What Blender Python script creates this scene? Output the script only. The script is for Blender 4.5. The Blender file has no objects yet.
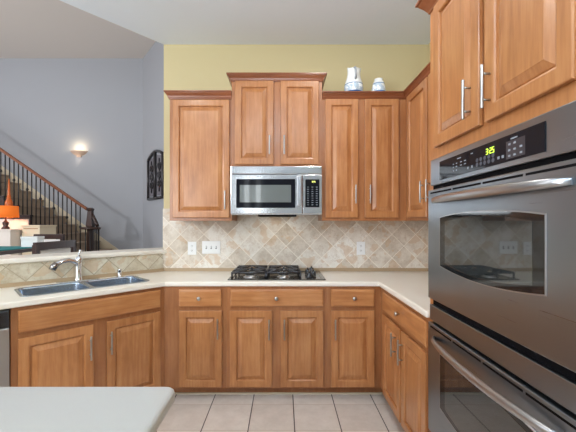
import bpy, bmesh, math, random
from mathutils import Vector, Matrix
random.seed(7)
S = bpy.context.scene
C = S.collection
PI = math.pi

# ------------------------------------------------------------------ camera
cam_d = bpy.data.cameras.new('camera')
cam = bpy.data.objects.new('camera', cam_d); C.objects.link(cam)
cam.location = (0, 0, 1.37); cam.rotation_euler = (PI/2, 0, 0)
cam_d.sensor_width = 36; cam_d.lens = 330/576*36
cam_d.shift_x = 4.5/576; cam_d.shift_y = 6.5/576
cam_d.clip_start = 0.02
S.camera = cam
# ------------------------------------------------------------------ world, lights, exposure
w = bpy.data.worlds.new('world'); S.world = w; w.use_nodes = True
w.node_tree.nodes['Background'].inputs[0].default_value = (0.88, 0.94, 1.0, 1)
w.node_tree.nodes['Background'].inputs[1].default_value = 0.85
S.view_settings.view_transform = 'Standard'; S.view_settings.look = 'None'
S.view_settings.exposure = -0.10; S.view_settings.gamma = 1.0
S.view_settings.use_curve_mapping = False
def area(name, loc, target, sx, sy, power, col=(1, 1, 1), shape='RECTANGLE'):
    d = bpy.data.lights.new(name, 'AREA'); d.shape = shape; d.size = sx; d.size_y = sy
    d.energy = power; d.color = col
    o = bpy.data.objects.new(name, d); C.objects.link(o); o.location = loc
    o.rotation_euler = (Vector(target)-Vector(loc)).to_track_quat('-Z', 'Y').to_euler()
    return o
area('rear_window_light', (-0.96, -3.24, 2.05), (-0.96, 3, 1.9), .13, 1.1, 2.5, (.90, .96, 1.0))
area('rear_sash_light', (-0.66, -3.24, 2.05), (-0.66, 3, 1.9), .13, 1.1, 2.5, (.90, .96, 1.0))
area('rear_left_fill_light', (-3.2, -3.1, 1.6), (0.2, 2.6, 1.2), 2.0, 2.3, 115, (.90, .96, 1.0))  # large fill added behind left of the camera, not a known patio door
for nm, x, y in (('can_light_cooktop', 0.35, 1.95), ('can_light_sink', -1.15, 1.15), ('can_light_rear', -0.2, -0.6)):
    area(nm, (x, y, 3.02), (x, y, 0), .18, .18, 9, (1.0, .95, .88), 'DISK')
area('ceiling_fill_uplight', (-0.1, -0.5, 2.1), (-0.1, -0.499, 3.0), 1.0, 1.0, 98, (.72, .89, 1.0))  # added behind the camera to brighten the ceiling, no pendant hangs there
area('counter_fill_light', (-0.05, 2.93, 1.415), (-0.05, 2.95, .9), .30, .10, .35, (1.0, .93, .82))  # added under the microwave to brighten worktop and backsplash
area('foyer_window_light', (-5.6, -1.2, 2.75), (-5.0, 7.7, 2.2), .5, .5, 150, (.97, .98, 1.0))
area('foyer_fill_light', (-8.2, 3.0, 3.4), (-3.0, 6.0, 2.6), 1.6, 1.8, 85, (.97, .98, 1.0))  # added fill for the living side, no window there

# ------------------------------------------------------------------ helpers
class MB:
    def __init__(s): s.v = []; s.f = []; s.smooth = []
    def add(s, vs, fs, smooth=False):
        n = len(s.v); s.v += [tuple(p) for p in vs]
        for f in fs: s.f.append([n+i for i in f]); s.smooth.append(smooth)
        return s
    def box(s, x0, x1, y0, y1, z0, z1):
        vs = [(x0,y0,z0),(x1,y0,z0),(x1,y1,z0),(x0,y1,z0),(x0,y0,z1),(x1,y0,z1),(x1,y1,z1),(x0,y1,z1)]
        return s.add(vs, [(0,3,2,1),(4,5,6,7),(0,1,5,4),(1,2,6,5),(2,3,7,6),(3,0,4,7)])
    def prism(s, pts, z0, z1, smooth=False):
        n = len(pts)
        vs = [(x,y,z0) for x,y in pts]+[(x,y,z1) for x,y in pts]
        s.add(vs, [tuple(range(n))[::-1], tuple(range(n, 2*n))])
        s.add(vs, [(i,(i+1)%n,(i+1)%n+n,i+n) for i in range(n)], smooth)
        return s
    def prismY(s, pts, y0, y1, smooth=False):        # pts are (x,z)
        n = len(pts)
        vs = [(x,y0,z) for x,z in pts]+[(x,y1,z) for x,z in pts]
        s.add(vs, [tuple(range(n)), tuple(range(n, 2*n))[::-1]])
        s.add(vs, [(i,i+n,(i+1)%n+n,(i+1)%n) for i in range(n)], smooth)
        return s
    def lathe(s, prof, c=(0,0,0), n=24, axis='z'):
        vs = []
        for r, h in prof:
            for k in range(n):
                a = 2*PI*k/n; p = (r*math.cos(a), r*math.sin(a), h)
                if axis == 'y': p = (p[0], h, p[1])
                if axis == 'x': p = (h, p[0], p[1])
                vs.append((c[0]+p[0], c[1]+p[1], c[2]+p[2]))
        fs = []
        for i in range(len(prof)-1):
            for k in range(n):
                k2 = (k+1) % n
                fs.append((i*n+k, i*n+k2, (i+1)*n+k2, (i+1)*n+k))
        s.add(vs, fs, True)
        s.add(vs[:n], [tuple(range(n))[::-1]]); s.add(vs[-n:], [tuple(range(n))])
        return s
    def tube(s, pts, rad, n=10, sx=1.0):
        pts = [Vector(p) for p in pts]
        rads = rad if isinstance(rad, (list, tuple)) else [rad]*len(pts)
        vs = []; up0 = None
        for i, p in enumerate(pts):
            t = (pts[min(i+1, len(pts)-1)]-pts[max(i-1, 0)]).normalized()
            if up0 is None:
                up0 = Vector((0,0,1)) if abs(t.z) < .9 else Vector((0,1,0))
            a = t.cross(up0).normalized(); b = a.cross(t).normalized(); up0 = b
            for k in range(n):
                an = 2*PI*k/n
                vs.append(p + a*math.cos(an)*rads[i]*sx + b*math.sin(an)*rads[i])
        fs = []
        for i in range(len(pts)-1):
            for k in range(n):
                k2 = (k+1) % n
                fs.append((i*n+k, (i+1)*n+k, (i+1)*n+k2, i*n+k2))
        s.add(vs, fs, True); s.add(vs[:n], [tuple(range(n))]); s.add(vs[-n:], [tuple(range(n))[::-1]])
        return s
    def loops(s, loops, cap0=False, cap1=True, smooth=False):
        n = len(loops[0]); vs = [p for l in loops for p in l]; fs = []
        for i in range(len(loops)-1):
            for k in range(n):
                k2 = (k+1) % n
                fs.append((i*n+k, i*n+k2, (i+1)*n+k2, (i+1)*n+k))
        s.add(vs, fs, smooth)
        if cap0: s.add(loops[0], [tuple(range(n))[::-1]])
        if cap1: s.add(loops[-1], [tuple(range(n))])
        return s
    def mesh(s, name):
        me = bpy.data.meshes.new(name)
        me.from_pydata(s.v, [], s.f)
        for i, p in enumerate(me.polygons): p.use_smooth = s.smooth[i]
        bm = bmesh.new(); bm.from_mesh(me)
        bmesh.ops.remove_doubles(bm, verts=bm.verts, dist=1e-6)
        bmesh.ops.recalc_face_normals(bm, faces=bm.faces)
        bm.to_mesh(me); bm.free()
        return me
    def build(s, name, mat, parent=None, bevel=0, loc=None, seg=2):
        o = bpy.data.objects.new(name, s.mesh(name)); C.objects.link(o)
        o.data.materials.append(mat)
        if parent: o.parent = parent
        if loc: o.location = loc
        if bevel:
            b = o.modifiers.new('bevel', 'BEVEL'); b.width = bevel; b.segments = seg
            b.limit_method = 'ANGLE'; b.angle_limit = math.radians(35)
        return o
def tag(o, label, cat, group=None, kind=None):
    if label: o['label'] = label
    if cat: o['category'] = cat
    if group: o['group'] = group
    if kind: o['kind'] = kind
    return o
def struct(o):
    o['kind'] = 'structure'; return o
def thing(name, label, cat, loc=(0,0,0), rz=0, group=None):
    o = bpy.data.objects.new(name, None); C.objects.link(o)
    o.empty_display_size = .1
    o.location = loc; o.rotation_euler = (0,0,rz)
    return tag(o, label, cat, group)
def keep(o, parent):
    m = Matrix.Translation(parent.location) @ parent.rotation_euler.to_matrix().to_4x4()
    o.parent = parent; o.matrix_parent_inverse = m.inverted(); return o
def copy_tree(o, parent=None):
    c = o.copy(); C.objects.link(c)
    if parent: c.parent = parent
    for ch in [q for q in o.children]: copy_tree(ch, c)
    return c
def rrect(cx, cy, w_, h_, r, n=5):
    pts = []
    for (sx, sy, a0) in ((1,1,0),(-1,1,PI/2),(-1,-1,PI),(1,-1,1.5*PI)):
        for k in range(n+1):
            a = a0+PI/2*k/n
            pts.append((cx+sx*(w_/2-r)+r*math.cos(a), cy+sy*(h_/2-r)+r*math.sin(a)))
    return pts
def slab_with_holes(outer, holes, z0, z1):
    bm = bmesh.new(); es = []
    for lp in [outer]+holes:
        vs = [bm.verts.new((x, y, z1)) for x, y in lp]
        for i in range(len(vs)): es.append(bm.edges.new((vs[i], vs[(i+1) % len(vs)])))
    bmesh.ops.triangle_fill(bm, edges=es, use_beauty=True)
    g = bmesh.ops.extrude_face_region(bm, geom=list(bm.faces))
    bmesh.ops.translate(bm, verts=[e for e in g['geom'] if isinstance(e, bmesh.types.BMVert)], vec=(0,0,z0-z1))
    bmesh.ops.recalc_face_normals(bm, faces=bm.faces)
    return bm
def bm_obj(bm, name, mat, parent=None):
    me = bpy.data.meshes.new(name); bm.to_mesh(me); bm.free(); me.materials.append(mat)
    o = bpy.data.objects.new(name, me); C.objects.link(o)
    if parent: o.parent = parent
    return o

# ------------------------------------------------------------------ materials
def srgb(r, g, b):
    def f(c):
        c /= 255; return c/12.92 if c <= .04045 else ((c+.055)/1.055)**2.4
    return (f(r), f(g), f(b), 1)
class N:
    def __init__(s, name):
        s.m = bpy.data.materials.new(name); s.m.use_nodes = True
        s.t = s.m.node_tree; s.b = s.t.nodes['Principled BSDF']
    def n(s, typ, **kw):
        x = s.t.nodes.new('ShaderNode'+typ)
        for k, v in kw.items(): setattr(x, k, v)
        return x
    def l(s, a, b): s.t.links.new(a, b)
    def math(s, op, a, b=None, c=None):
        x = s.n('Math', operation=op)
        for i, v in enumerate((a, b, c)):
            if v is None: continue
            if isinstance(v, (int, float)): x.inputs[i].default_value = v
            else: s.l(v, x.inputs[i])
        return x.outputs[0]
    def mix(s, f, a, b, blend='MIX'):
        x = s.n('MixRGB', blend_type=blend)
        for i, v in enumerate((f, a, b)):
            if isinstance(v, (int, float)): x.inputs[i].default_value = v
            elif isinstance(v, tuple): x.inputs[i].default_value = v
            else: s.l(v, x.inputs[i])
        return x.outputs[0]
    def noise(s, vec, scale, detail=3, rough=.5):
        x = s.n('TexNoise'); x.inputs['Scale'].default_value = scale
        x.inputs['Detail'].default_value = detail; x.inputs['Roughness'].default_value = rough
        if vec is not None: s.l(vec, x.inputs['Vector'])
        return x.outputs['Fac']
    def obj(s): return s.n('TexCoord').outputs['Object']
    def scale(s, vec, sc, rot=(0,0,0), loc=(0,0,0)):
        x = s.n('Mapping'); s.l(vec, x.inputs[0])
        x.inputs['Scale'].default_value = sc; x.inputs['Rotation'].default_value = rot
        x.inputs['Location'].default_value = loc
        return x.outputs[0]
    def ramp(s, f, stops):
        x = s.n('ValToRGB'); s.l(f, x.inputs[0]); e = x.color_ramp.elements
        e[0].position, e[0].color = stops[0]; e[1].position, e[1].color = stops[-1]
        for p, c in stops[1:-1]:
            q = e.new(p); q.color = c
        return x.outputs[0]
    def bump(s, h, st, dist=.002):
        x = s.n('Bump'); x.inputs['Strength'].default_value = st; x.inputs['Distance'].default_value = dist
        s.l(h, x.inputs['Height']); s.l(x.outputs[0], s.b.inputs['Normal'])
def plain(name, col, rough=.5, metal=0, coat=0, bump=None, spec=None):
    k = N(name); k.b.inputs['Base Color'].default_value = col
    k.b.inputs['Roughness'].default_value = rough; k.b.inputs['Metallic'].default_value = metal
    k.b.inputs['Coat Weight'].default_value = coat
    if spec is not None: k.b.inputs['Specular IOR Level'].default_value = spec
    if bump: k.bump(k.noise(k.obj(), bump[0], 4), bump[1], bump[2])
    return k.m
def emis(name, col, st):
    k = N(name); k.b.inputs['Base Color'].default_value = col
    k.b.inputs['Emission Color'].default_value = col; k.b.inputs['Emission Strength'].default_value = st
    return k.m
def wood(name, c1, c2, c3, horiz=False, rough=.32):
    k = N(name)
    oi = k.n('ObjectInfo')
    off = k.n('CombineXYZ')
    k.l(k.math('MULTIPLY', oi.outputs['Random'], 37.0), off.inputs[0]); k.l(k.math('MULTIPLY', oi.outputs['Random'], 11.0), off.inputs[2])
    va = k.n('VectorMath', operation='ADD'); k.l(k.obj(), va.inputs[0]); k.l(off.outputs[0], va.inputs[1])
    g = k.scale(va.outputs[0], (1.6, 20, 22) if horiz else (22, 20, 1.6))
    n1 = k.noise(g, 2.2, 6, .6)
    n2 = k.noise(k.scale(va.outputs[0], (3, 3, 6) if horiz else (6, 3, 3)), 1.3, 3, .6)
    f = k.math('ADD', k.math('MULTIPLY', n1, .55), k.math('MULTIPLY', n2, .45))
    col = k.ramp(f, [(.28, c1), (.5, c2), (.74, c3)])
    vr = k.math('ADD', k.math('MULTIPLY', oi.outputs['Random'], .14), .93)
    x = k.n('HueSaturation'); k.l(col, x.inputs['Color']); k.l(vr, x.inputs['Value'])
    k.l(x.outputs[0], k.b.inputs['Base Color'])
    k.b.inputs['Roughness'].default_value = rough
    k.b.inputs['Coat Weight'].default_value = .25; k.b.inputs['Coat Roughness'].default_value = .18
    k.bump(n1, .12, .001)
    return k.m
M = {}
WA, WB, WC = srgb(150, 92, 50), srgb(180, 120, 72), srgb(202, 146, 96)
M['wood'] = wood('maple_vertical', WA, WB, WC)
M['wood_h'] = wood('maple_horizontal', WA, WB, WC, True)
M['frame'] = wood('maple_frame', srgb(144, 90, 52), srgb(166, 108, 66), srgb(184, 128, 82))
M['crown'] = wood('maple_crown_shaded', srgb(120, 66, 38), srgb(140, 80, 48), srgb(155, 92, 58), True)  # darker than the doors: shade of its downward faces put into the colour
M['dark_wood'] = wood('dark_walnut', srgb(38, 20, 14), srgb(52, 28, 20), srgb(66, 38, 28))
M['rail_wood'] = wood('oak_rail', srgb(96, 50, 26), srgb(126, 70, 38), srgb(148, 88, 50), True)
M['chrome'] = plain('chrome', (.75, .76, .78, 1), .12, 1)
M['nickel'] = plain('brushed_nickel', (.46, .45, .43, 1), .32, 1)
M['sink_steel'] = plain('sink_steel', (.38, .44, .52, 1), .27, 1)
def steel(name, c, rough, vert=False):
    k = N(name); v = k.scale(k.obj(), (300, 300, 2) if vert else (2, 2, 300)); n = k.noise(v, 1.0, 2)
    big = k.noise(k.obj(), 3.0, 2)
    k.l(k.mix(big, (c[0]*.86, c[1]*.86, c[2]*.86, 1), (c[0]*1.1, c[1]*1.1, c[2]*1.1, 1)), k.b.inputs['Base Color'])
    k.b.inputs['Metallic'].default_value = 1
    k.l(k.math('ADD', k.math('MULTIPLY', n, .12), rough), k.b.inputs['Roughness'])
    k.bump(n, .05, .0005)
    return k.m
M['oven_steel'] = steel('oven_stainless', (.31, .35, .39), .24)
M['micro_steel'] = steel('microwave_stainless', (.68, .69, .70), .10)
M['handle_steel'] = plain('polished_handle_steel', (.50, .51, .53, 1), .3, 1)
M['dw_steel'] = steel('dishwasher_stainless', (.55, .55, .57), .3, True)
M['black_glass'] = plain('black_glass', (.010, .011, .015, 1), .06, 0, 0, spec=.12)
M['oven_glass'] = plain('oven_window_glass', (.008, .009, .010, 1), .05, 0, .2, spec=.4)
M['pane_glass'] = plain('grey_window_glass', (.018, .022, .023, 1), .03, 0, .5, spec=.9)
M['black'] = plain('black_enamel', (.015, .016, .02, 1), .22, 0, .4)
M['cast_iron'] = plain('cast_iron', (.012, .014, .02, 1), .25, 0, .4)
M['gap'] = plain('dark_gap', (.004, .004, .005, 1), .7, spec=.1)
M['burner'] = plain('burner_aluminium', (.75, .76, .78, 1), .3, 1)
M['key'] = plain('printed_key_grey', srgb(150, 156, 165), .5)
M['key_dim'] = plain('printed_key_outline', srgb(75, 78, 88), .5)
M['display'] = emis('green_display', (.55, .75, .08, 1), 1.3)
M['display_y'] = emis('yellow_display', (.85, .9, .25, 1), 1.6)
M['white_plastic'] = plain('white_plastic', srgb(240, 240, 238), .35)
M['slot'] = plain('outlet_slot', srgb(90, 88, 84), .6)
M['iron'] = plain('wrought_iron', (.016, .015, .016, 1), .4)
M['glass_shade'] = plain('alabaster_shade', srgb(214, 186, 166), .5)

# ceiling, walls
k = N('ceiling_paint'); k.b.inputs['Base Color'].default_value = srgb(236, 244, 254); k.b.inputs['Roughness'].default_value = .9
k.bump(k.noise(k.obj(), 60, 4), .35, .004); M['ceiling'] = k.m
M['yellow'] = plain('yellow_wall_paint', srgb(206, 191, 148), .8, bump=(90, .1, .002))
M['blue'] = plain('blue_grey_wall_paint', srgb(174, 177, 184), .8, bump=(90, .1, .002))
M['high_ceiling'] = plain('warm_ceiling_paint', srgb(226, 219, 213), .9)
M['carpet'] = plain('beige_carpet', srgb(176, 156, 136), .95, bump=(250, .5, .006))
M['trim'] = plain('cream_trim', srgb(226, 214, 190), .5)
def counter(name, c1, c2):
    k = N(name); n = k.noise(k.obj(), 240, 2, .7); n2 = k.noise(k.obj(), 5, 2)
    k.l(k.mix(n2, k.mix(n, c1, c2), c2), k.b.inputs['Base Color'])
    k.b.inputs['Roughness'].default_value = .28; return k.m
M['counter'] = counter('cream_solid_surface', srgb(228, 219, 204), srgb(238, 231, 218))
M['island'] = counter('pale_solid_surface', srgb(162, 159, 154), srgb(172, 169, 164))

def tile_mat(name, size, diag, plane, grout, grout2, tones, gw, sizev=None, rough=.45, vein=True):
    k = N(name); o = k.obj(); sp = k.n('SeparateXYZ'); k.l(o, sp.inputs[0])
    a = sp.outputs[0]; b = sp.outputs[2 if plane == 'xz' else 1]
    if diag:
        u = k.math('DIVIDE', k.math('ADD', a, b), size*math.sqrt(2)); v = k.math('DIVIDE', k.math('SUBTRACT', a, b), size*math.sqrt(2))
    else:
        u = k.math('DIVIDE', a, size); v = k.math('DIVIDE', b, sizev or size)
    def edge(q):
        f = k.math('FRACT', q); return k.math('MINIMUM', f, k.math('SUBTRACT', 1.0, f))
    eu, ev = edge(u), edge(v); g = gw/size/2
    mu, mv = k.math('LESS_THAN', eu, g), k.math('LESS_THAN', ev, g)
    cid = k.n('CombineXYZ'); k.l(k.math('FLOOR', u), cid.inputs[0]); k.l(k.math('FLOOR', v), cid.inputs[1])
    wn = k.n('TexWhiteNoise', noise_dimensions='3D'); k.l(cid.outputs[0], wn.inputs['Vector'])
    ofs = k.n('VectorMath', operation='MULTIPLY_ADD'); k.l(wn.outputs['Color'], ofs.inputs[0]); ofs.inputs[1].default_value = (9, 9, 9); k.l(o, ofs.inputs[2])
    n1 = k.noise(ofs.outputs[0], 9, 6, .65)
    n2 = k.noise(ofs.outputs[0], 26, 5, .7)
    f = k.math('ADD', k.math('ADD', k.math('MULTIPLY', n1, .6), k.math('MULTIPLY', n2, .25)), k.math('MULTIPLY', k.math('SUBTRACT', wn.outputs['Value'], .35), .22))
    col = k.ramp(f, tones)
    if vein:
        vn = k.noise(ofs.outputs[0], 5, 7, .7)
        band = k.math('LESS_THAN', k.math('ABSOLUTE', k.math('SUBTRACT', vn, .5)), .008)
        col = k.mix(k.math('MULTIPLY', band, .35), col, srgb(165, 130, 95))
        warm = k.math('MULTIPLY', k.math('GREATER_THAN', k.noise(ofs.outputs[0], 8, 4), .56), .38)
        col = k.mix(warm, col, srgb(200, 158, 108))
    col = k.mix(mv, col, grout2); col = k.mix(mu, col, grout)
    k.l(col, k.b.inputs['Base Color']); k.b.inputs['Roughness'].default_value = rough
    h = k.math('SUBTRACT', 1.0, k.math('MAXIMUM', mu, mv))
    k.bump(k.math('ADD', h, k.math('MULTIPLY', n2, .25)), .4, .002)
    return k.m
M['splash'] = tile_mat('travertine_diamond_tile', .1556, True, 'xz', srgb(240, 231, 216), srgb(240, 231, 216),
    [(.26, srgb(188, 172, 152)), (.45, srgb(218, 206, 190)), (.62, srgb(236, 230, 220))], .005)
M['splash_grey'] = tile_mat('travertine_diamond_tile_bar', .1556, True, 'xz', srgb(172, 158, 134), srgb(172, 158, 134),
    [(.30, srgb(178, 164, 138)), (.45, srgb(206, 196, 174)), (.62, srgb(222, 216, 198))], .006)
M['floor'] = tile_mat('beige_floor_tile', .308, False, 'xy', srgb(66, 56, 50), srgb(196, 178, 162),  # glare and shadow along the joints put into two grout colours
    [(.28, srgb(202, 190, 178)), (.5, srgb(216, 205, 194)), (.7, srgb(226, 216, 206))], .007, .308, .3, False)

# ================================================================== the room
YB, XR, XL = 3.10, 1.36, -1.125           # back wall plane, right wall plane, left end of back wall
ZC = 3.042
D1 = Vector((-.844, -.802)).normalized()          # along the bar wall, going left/near
ND = Vector((D1.y, -D1.x))                         # away from the kitchen
if ND.y < 0: ND = -ND
def bw(t, off=0):                                  # point on bar wall line
    p = Vector((XL, YB)) + D1*t + ND*off; return (p.x, p.y)
b_end = 3.4
fl = MB(); fl.box(-9.5, 2.2, -3.4, 8.5, -.10, 0).build('floor', M['floor'], loc=(0,0,0))
flo = bpy.data.objects['floor']; struct(flo)
# align grout to the photograph's joints: shift object origin
for v in flo.data.vertices: v.co.x -= .074; v.co.y -= 2.483
flo.location = (.074, 2.483, 0)
struct(MB().box(XL-.0, XR+.12, YB, YB+.12, 0, ZC+2.3).build('wall_back', M['yellow']))
struct(MB().box(XR, XR+.12, -3.4, YB, 0, ZC+.2).build('wall_right', M['yellow']))
m = MB()
for x0, x1, z0, z1 in ((-2.0, -1.03, 0, ZC), (-1.03, -.59, 0, 1.48), (-1.03, -.59, 2.62, ZC), (-.89, -.73, 1.48, 2.62), (-.59, 1.36, 0, ZC)):
    m.box(x0, x1, -3.4, -3.28, z0, z1)
struct(m.build('wall_rear', M['blue']))
# flat kitchen ceiling, its left edge follows the bar wall
e0 = (XL, YB); dc = Vector((-.565, -.62)).normalized(); e1 = (XL+dc.x*4.2, YB+dc.y*4.2)
struct(MB().prism([(XL, YB+.12), (XL, YB), e1, (e1[0], -3.4), (XR+.12, -3.4), (XR+.12, YB+.12)], ZC, ZC+.25).build('ceiling', M['ceiling']))
# living side
struct(MB().box(-9.6, -3.27, 7.7, 7.82, 0, 5.2).build('wall_far', M['blue']))
aw = [(-3.28, 7.7), (-1.9, 5.975), (-1.9, 6.2), (-3.2, 7.82)]
struct(MB().prism(aw, 0, 5.2).build('wall_angled', M['blue']))
struct(MB().box(-9.7, -9.5, -3.4, 7.82, 0, 5.2).build('wall_left', M['blue']))
hc = struct(MB().box(-9.7, 1.5, 1.5, 7.82, 5.2, 5.3).build('ceiling_high', M['high_ceiling'])); hc.name = 'ceiling_living_room'
# half wall with bar ledge
half = struct(MB().prism([bw(0), bw(b_end), bw(b_end, .12), bw(-.10, .12), (XL, YB+.02)], 0, 1.079).build('wall_bar', M['yellow']))
ledge = MB().prism([bw(-.045, -.03), bw(b_end, -.03), bw(b_end, .27), bw(-.14, .27), bw(-.14, .03), bw(-.045, .0)], 1.079, 1.117)
# keep the end clear of the back wall's front
ledge = ledge.build('bar_ledge', M['counter'], bevel=.012, seg=3)
tag(ledge, 'long cream raised bar top running behind the sink above diamond tile', 'bar top')

# tiled backsplashes (origins sit on a grout crossing)
def splash(name, mat, x0, x1, z0, z1, org, rz, label):
    o = MB().box(x0, x1, -.010, 0, z0, z1).build(name, mat); o.location = org; o.rotation_euler = (0,0,rz)
    return tag(o, label, 'backsplash')
nz = 1.149
o = splash('backsplash', M['splash'], -1.13-1.126, XR-1.126-.001, .944-nz, 1.50-nz, (1.126, YB-.0005, nz), 0,
           'beige diamond-laid stone tile backsplash behind the cooktop')
o = splash('backsplash', M['splash'], .012, 1.39, .944-nz, 1.382-nz, (XR-.0005, YB, nz), -PI/2,
           'narrow strip of diamond stone backsplash on the right side wall')
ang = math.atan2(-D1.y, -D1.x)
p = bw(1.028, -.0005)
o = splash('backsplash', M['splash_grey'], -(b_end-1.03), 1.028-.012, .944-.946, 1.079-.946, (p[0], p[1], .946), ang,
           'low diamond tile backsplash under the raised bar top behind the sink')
M['bead'] = plain('tan_caulk_strip', srgb(176, 152, 120), .5)

# ================================================================== cabinets
def raised_door(w_, h_, t=.022, st=.056, mat_panel=True):
    """front faces -y, back on y=0; local x 0..w, z 0..h"""
    prof = [(.007, 0), (.007, -.0045), (0, -.006), (0, -t+.004), (.0015, -t+.0012), (.005, -t), (st-.008, -t), (st-.003, -t+.002), (st, -t+.006), (st+.0015, -t+.014),
            (st+.006, -t+.014), (st+.009, -t+.0110), (st+.034, -t+.0015), (st+.037, -t-.0002)]
    lp = [[(i, y, i), (w_-i, y, i), (w_-i, y, h_-i), (i, y, h_-i)] for i, y in prof]
    return MB().loops(lp, cap0=True, cap1=True)
def slab_front(w_, h_, t=.022):
    prof = [(.007, 0), (.007, -.0045), (0, -.006), (0, -t+.006), (.002, -t+.003), (.008, -t+.001), (.014, -t)]
    lp = [[(i, y, i), (w_-i, y, i), (w_-i, y, h_-i), (i, y, h_-i)] for i, y in prof]
    return MB().loops(lp, cap0=True, cap1=True)
_hm = {}
def bar_handle(parent, x, zc, L=.155, y=-.020):
    """vertical bar pull"""
    if L not in _hm:
        m = MB(); m.lathe([(.0055, -L/2), (.006, -L/2+.002), (.006, L/2-.002), (.0055, L/2)], (0, -.030, 0), 12)
        for s_ in (-1, 1): m.lathe([(.0045, 0), (.0045, -.030)], (0, 0, s_*L*.30), 8, 'y')
        _hm[L] = m.mesh('handle'); _hm[L].materials.append(M['nickel'])
    o = bpy.data.objects.new('handle', _hm[L]); C.objects.link(o); o.parent = parent; o.location = (x, y, zc)
    return o
def knob(parent, x, z, y=-.020):
    if 'k' not in _hm:
        m = MB(); m.lathe([(.006, 0), (.005, -.012), (.008, -.016), (.014, -.019), (.0155, -.024), (.013, -.029), (.004, -.031)], (0,0,0), 16, 'y')
        _hm['k'] = m.mesh('knob'); _hm['k'].materials.append(M['nickel'])
    o = bpy.data.objects.new('knob', _hm['k']); C.objects.link(o); o.parent = parent; o.location = (x, y, z)
    return o
def cabinet(label, cat, loc, rz, w_, dep, z0, z1, doors, drawers=(), toe=False, name='base_cabinet', face=None, group=None, L=.155, hollow=False):
    t = thing(name, label, cat, (loc[0], loc[1], z0), rz, group)
    h = z1-z0; b = .085 if toe else 0
    if hollow:
        m = MB(); m.box(0, .018, .019, dep, b, h); m.box(w_-.018, w_, .019, dep, b, h); m.box(.018, w_-.018, .019, dep, b, b+.018); m.box(.018, w_-.018, dep-.012, dep, b+.018, h)
        m.build('carcass', M['frame'], t)
    else: MB().box(0, w_, .019, dep, b, h).build('carcass', M['frame'], t)
    f0, f1 = face or (0, w_)
    MB().box(f0, f1, 0, .019, b, h).build('face_frame', M['frame'], t, bevel=.001)
    if toe:
        MB().box(0, w_, .085, dep, 0, b).build('toe_kick', M['frame'], t)
    for (x0, x1, d0, d1, hx, hz) in doors:
        o = raised_door(x1-x0, d1-d0).build('door', M['wood'], t, loc=(x0, 0, d0-z0))
        if hx is not None: bar_handle(o, hx-x0, hz-d0, L)
    for (x0, x1, d0, d1, kx) in drawers:
        o = slab_front(x1-x0, d1-d0).build('drawer_front', M['wood_h'], t, loc=(x0, 0, d0-z0))
        if kx is not None: knob(o, kx-x0, (d1-d0)/2)
    return t
CT = .8755                                 # underside of worktop
BG = 'maple base cabinets around the kitchen'
DZ0, DZ1, RZ0, RZ1 = .100, .690, .722, .854
FY = 2.56                                  # back run face plane
def bx(px): return (px-283.5)/129.9
HZ = .552
a0 = -.927
cabinet('maple base cabinet left of the cooktop with one drawer and one door', 'cabinet', (a0, FY, 0), 0, -.444-a0, .535, 0, CT,
        [(bx(178.8)-a0, bx(221.8)-a0, DZ0, DZ1, bx(218.2)-a0, HZ+.005)], [(bx(178.8)-a0, bx(221.3)-a0, RZ0, RZ1, bx(199.3)-a0)], True)
a0 = -.4435
cabinet('maple base cabinet under the cooktop with wide drawer over two doors', 'cabinet', (a0, FY, 0), 0, .7805, .535, 0, CT,
        [(bx(229.7)-a0, bx(271.9)-a0, DZ0, DZ1, bx(269.2)-a0, HZ), (bx(280.6)-a0, bx(323.4)-a0, DZ0, DZ1, bx(284.4)-a0, HZ)],
        [(bx(230.3)-a0, bx(323.4)-a0, RZ0, RZ1, bx(276.4)-a0)], True)
a0 = .3375
cabinet('maple corner base cabinet right of the cooktop with drawer over single door', 'cabinet', (a0, FY, 0), 0, 1.355-a0, .535, 0, CT,
        [(bx(331.3)-a0, bx(374.6)-a0, DZ0, DZ1, bx(335)-a0, HZ)], [(bx(331.3)-a0, bx(374.6)-a0, RZ0, RZ1, bx(354)-a0)], True,
        face=(0, .756-a0))
XF = .756
def ry(px, X=.736): return FY-.001 - X*330/(px-283.5)      # local x on the right run from a pixel column
cabinet('maple base cabinet on the right run between corner and wall oven', 'cabinet', (XF, FY-.001, 0), -PI/2, .855, .595, 0, CT,
        [(ry(382.6), ry(399.6), DZ0, DZ1, ry(391.0, .706), .567), (ry(401), ry(425.4), DZ0, DZ1, ry(397.2, .706)+.012, .567)],
        [(ry(382.6), ry(425.4), RZ0, RZ1, ry(396, .716))], True)
# diagonal sink run: local x = -s, y = w (inward)
P = Vector((-.912, 2.54)); U = Vector((-.7071, -.7071)); W = Vector((-.7071, .7071))
def dg(s_, w_): q = P+U*s_+W*w_; return (q.x, q.y)
FW = .0246
q = dg(.918, FW)
cabinet('maple sink base cabinet set diagonally with false front and two doors', 'cabinet', q, PI/4, .904, .50, 0, CT,
        [(.032, .427, DZ0, DZ1, .405, .545), (.508, .886, DZ0, DZ1, .530, .548)], [(.032, .886, RZ0, RZ1, None)], True, hollow=True)
# little filler post at the corner belongs to the sink base
fp = MB(); fp.prism([dg(.0135, FW), (-.9275, 2.56), (-.9275, 2.60), dg(.0135, FW+.05)], .0, CT)
fp = fp.build('corner_filler', M['frame']); tag(fp, 'narrow maple corner post between sink base and back cabinets', 'filler strip')
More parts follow.
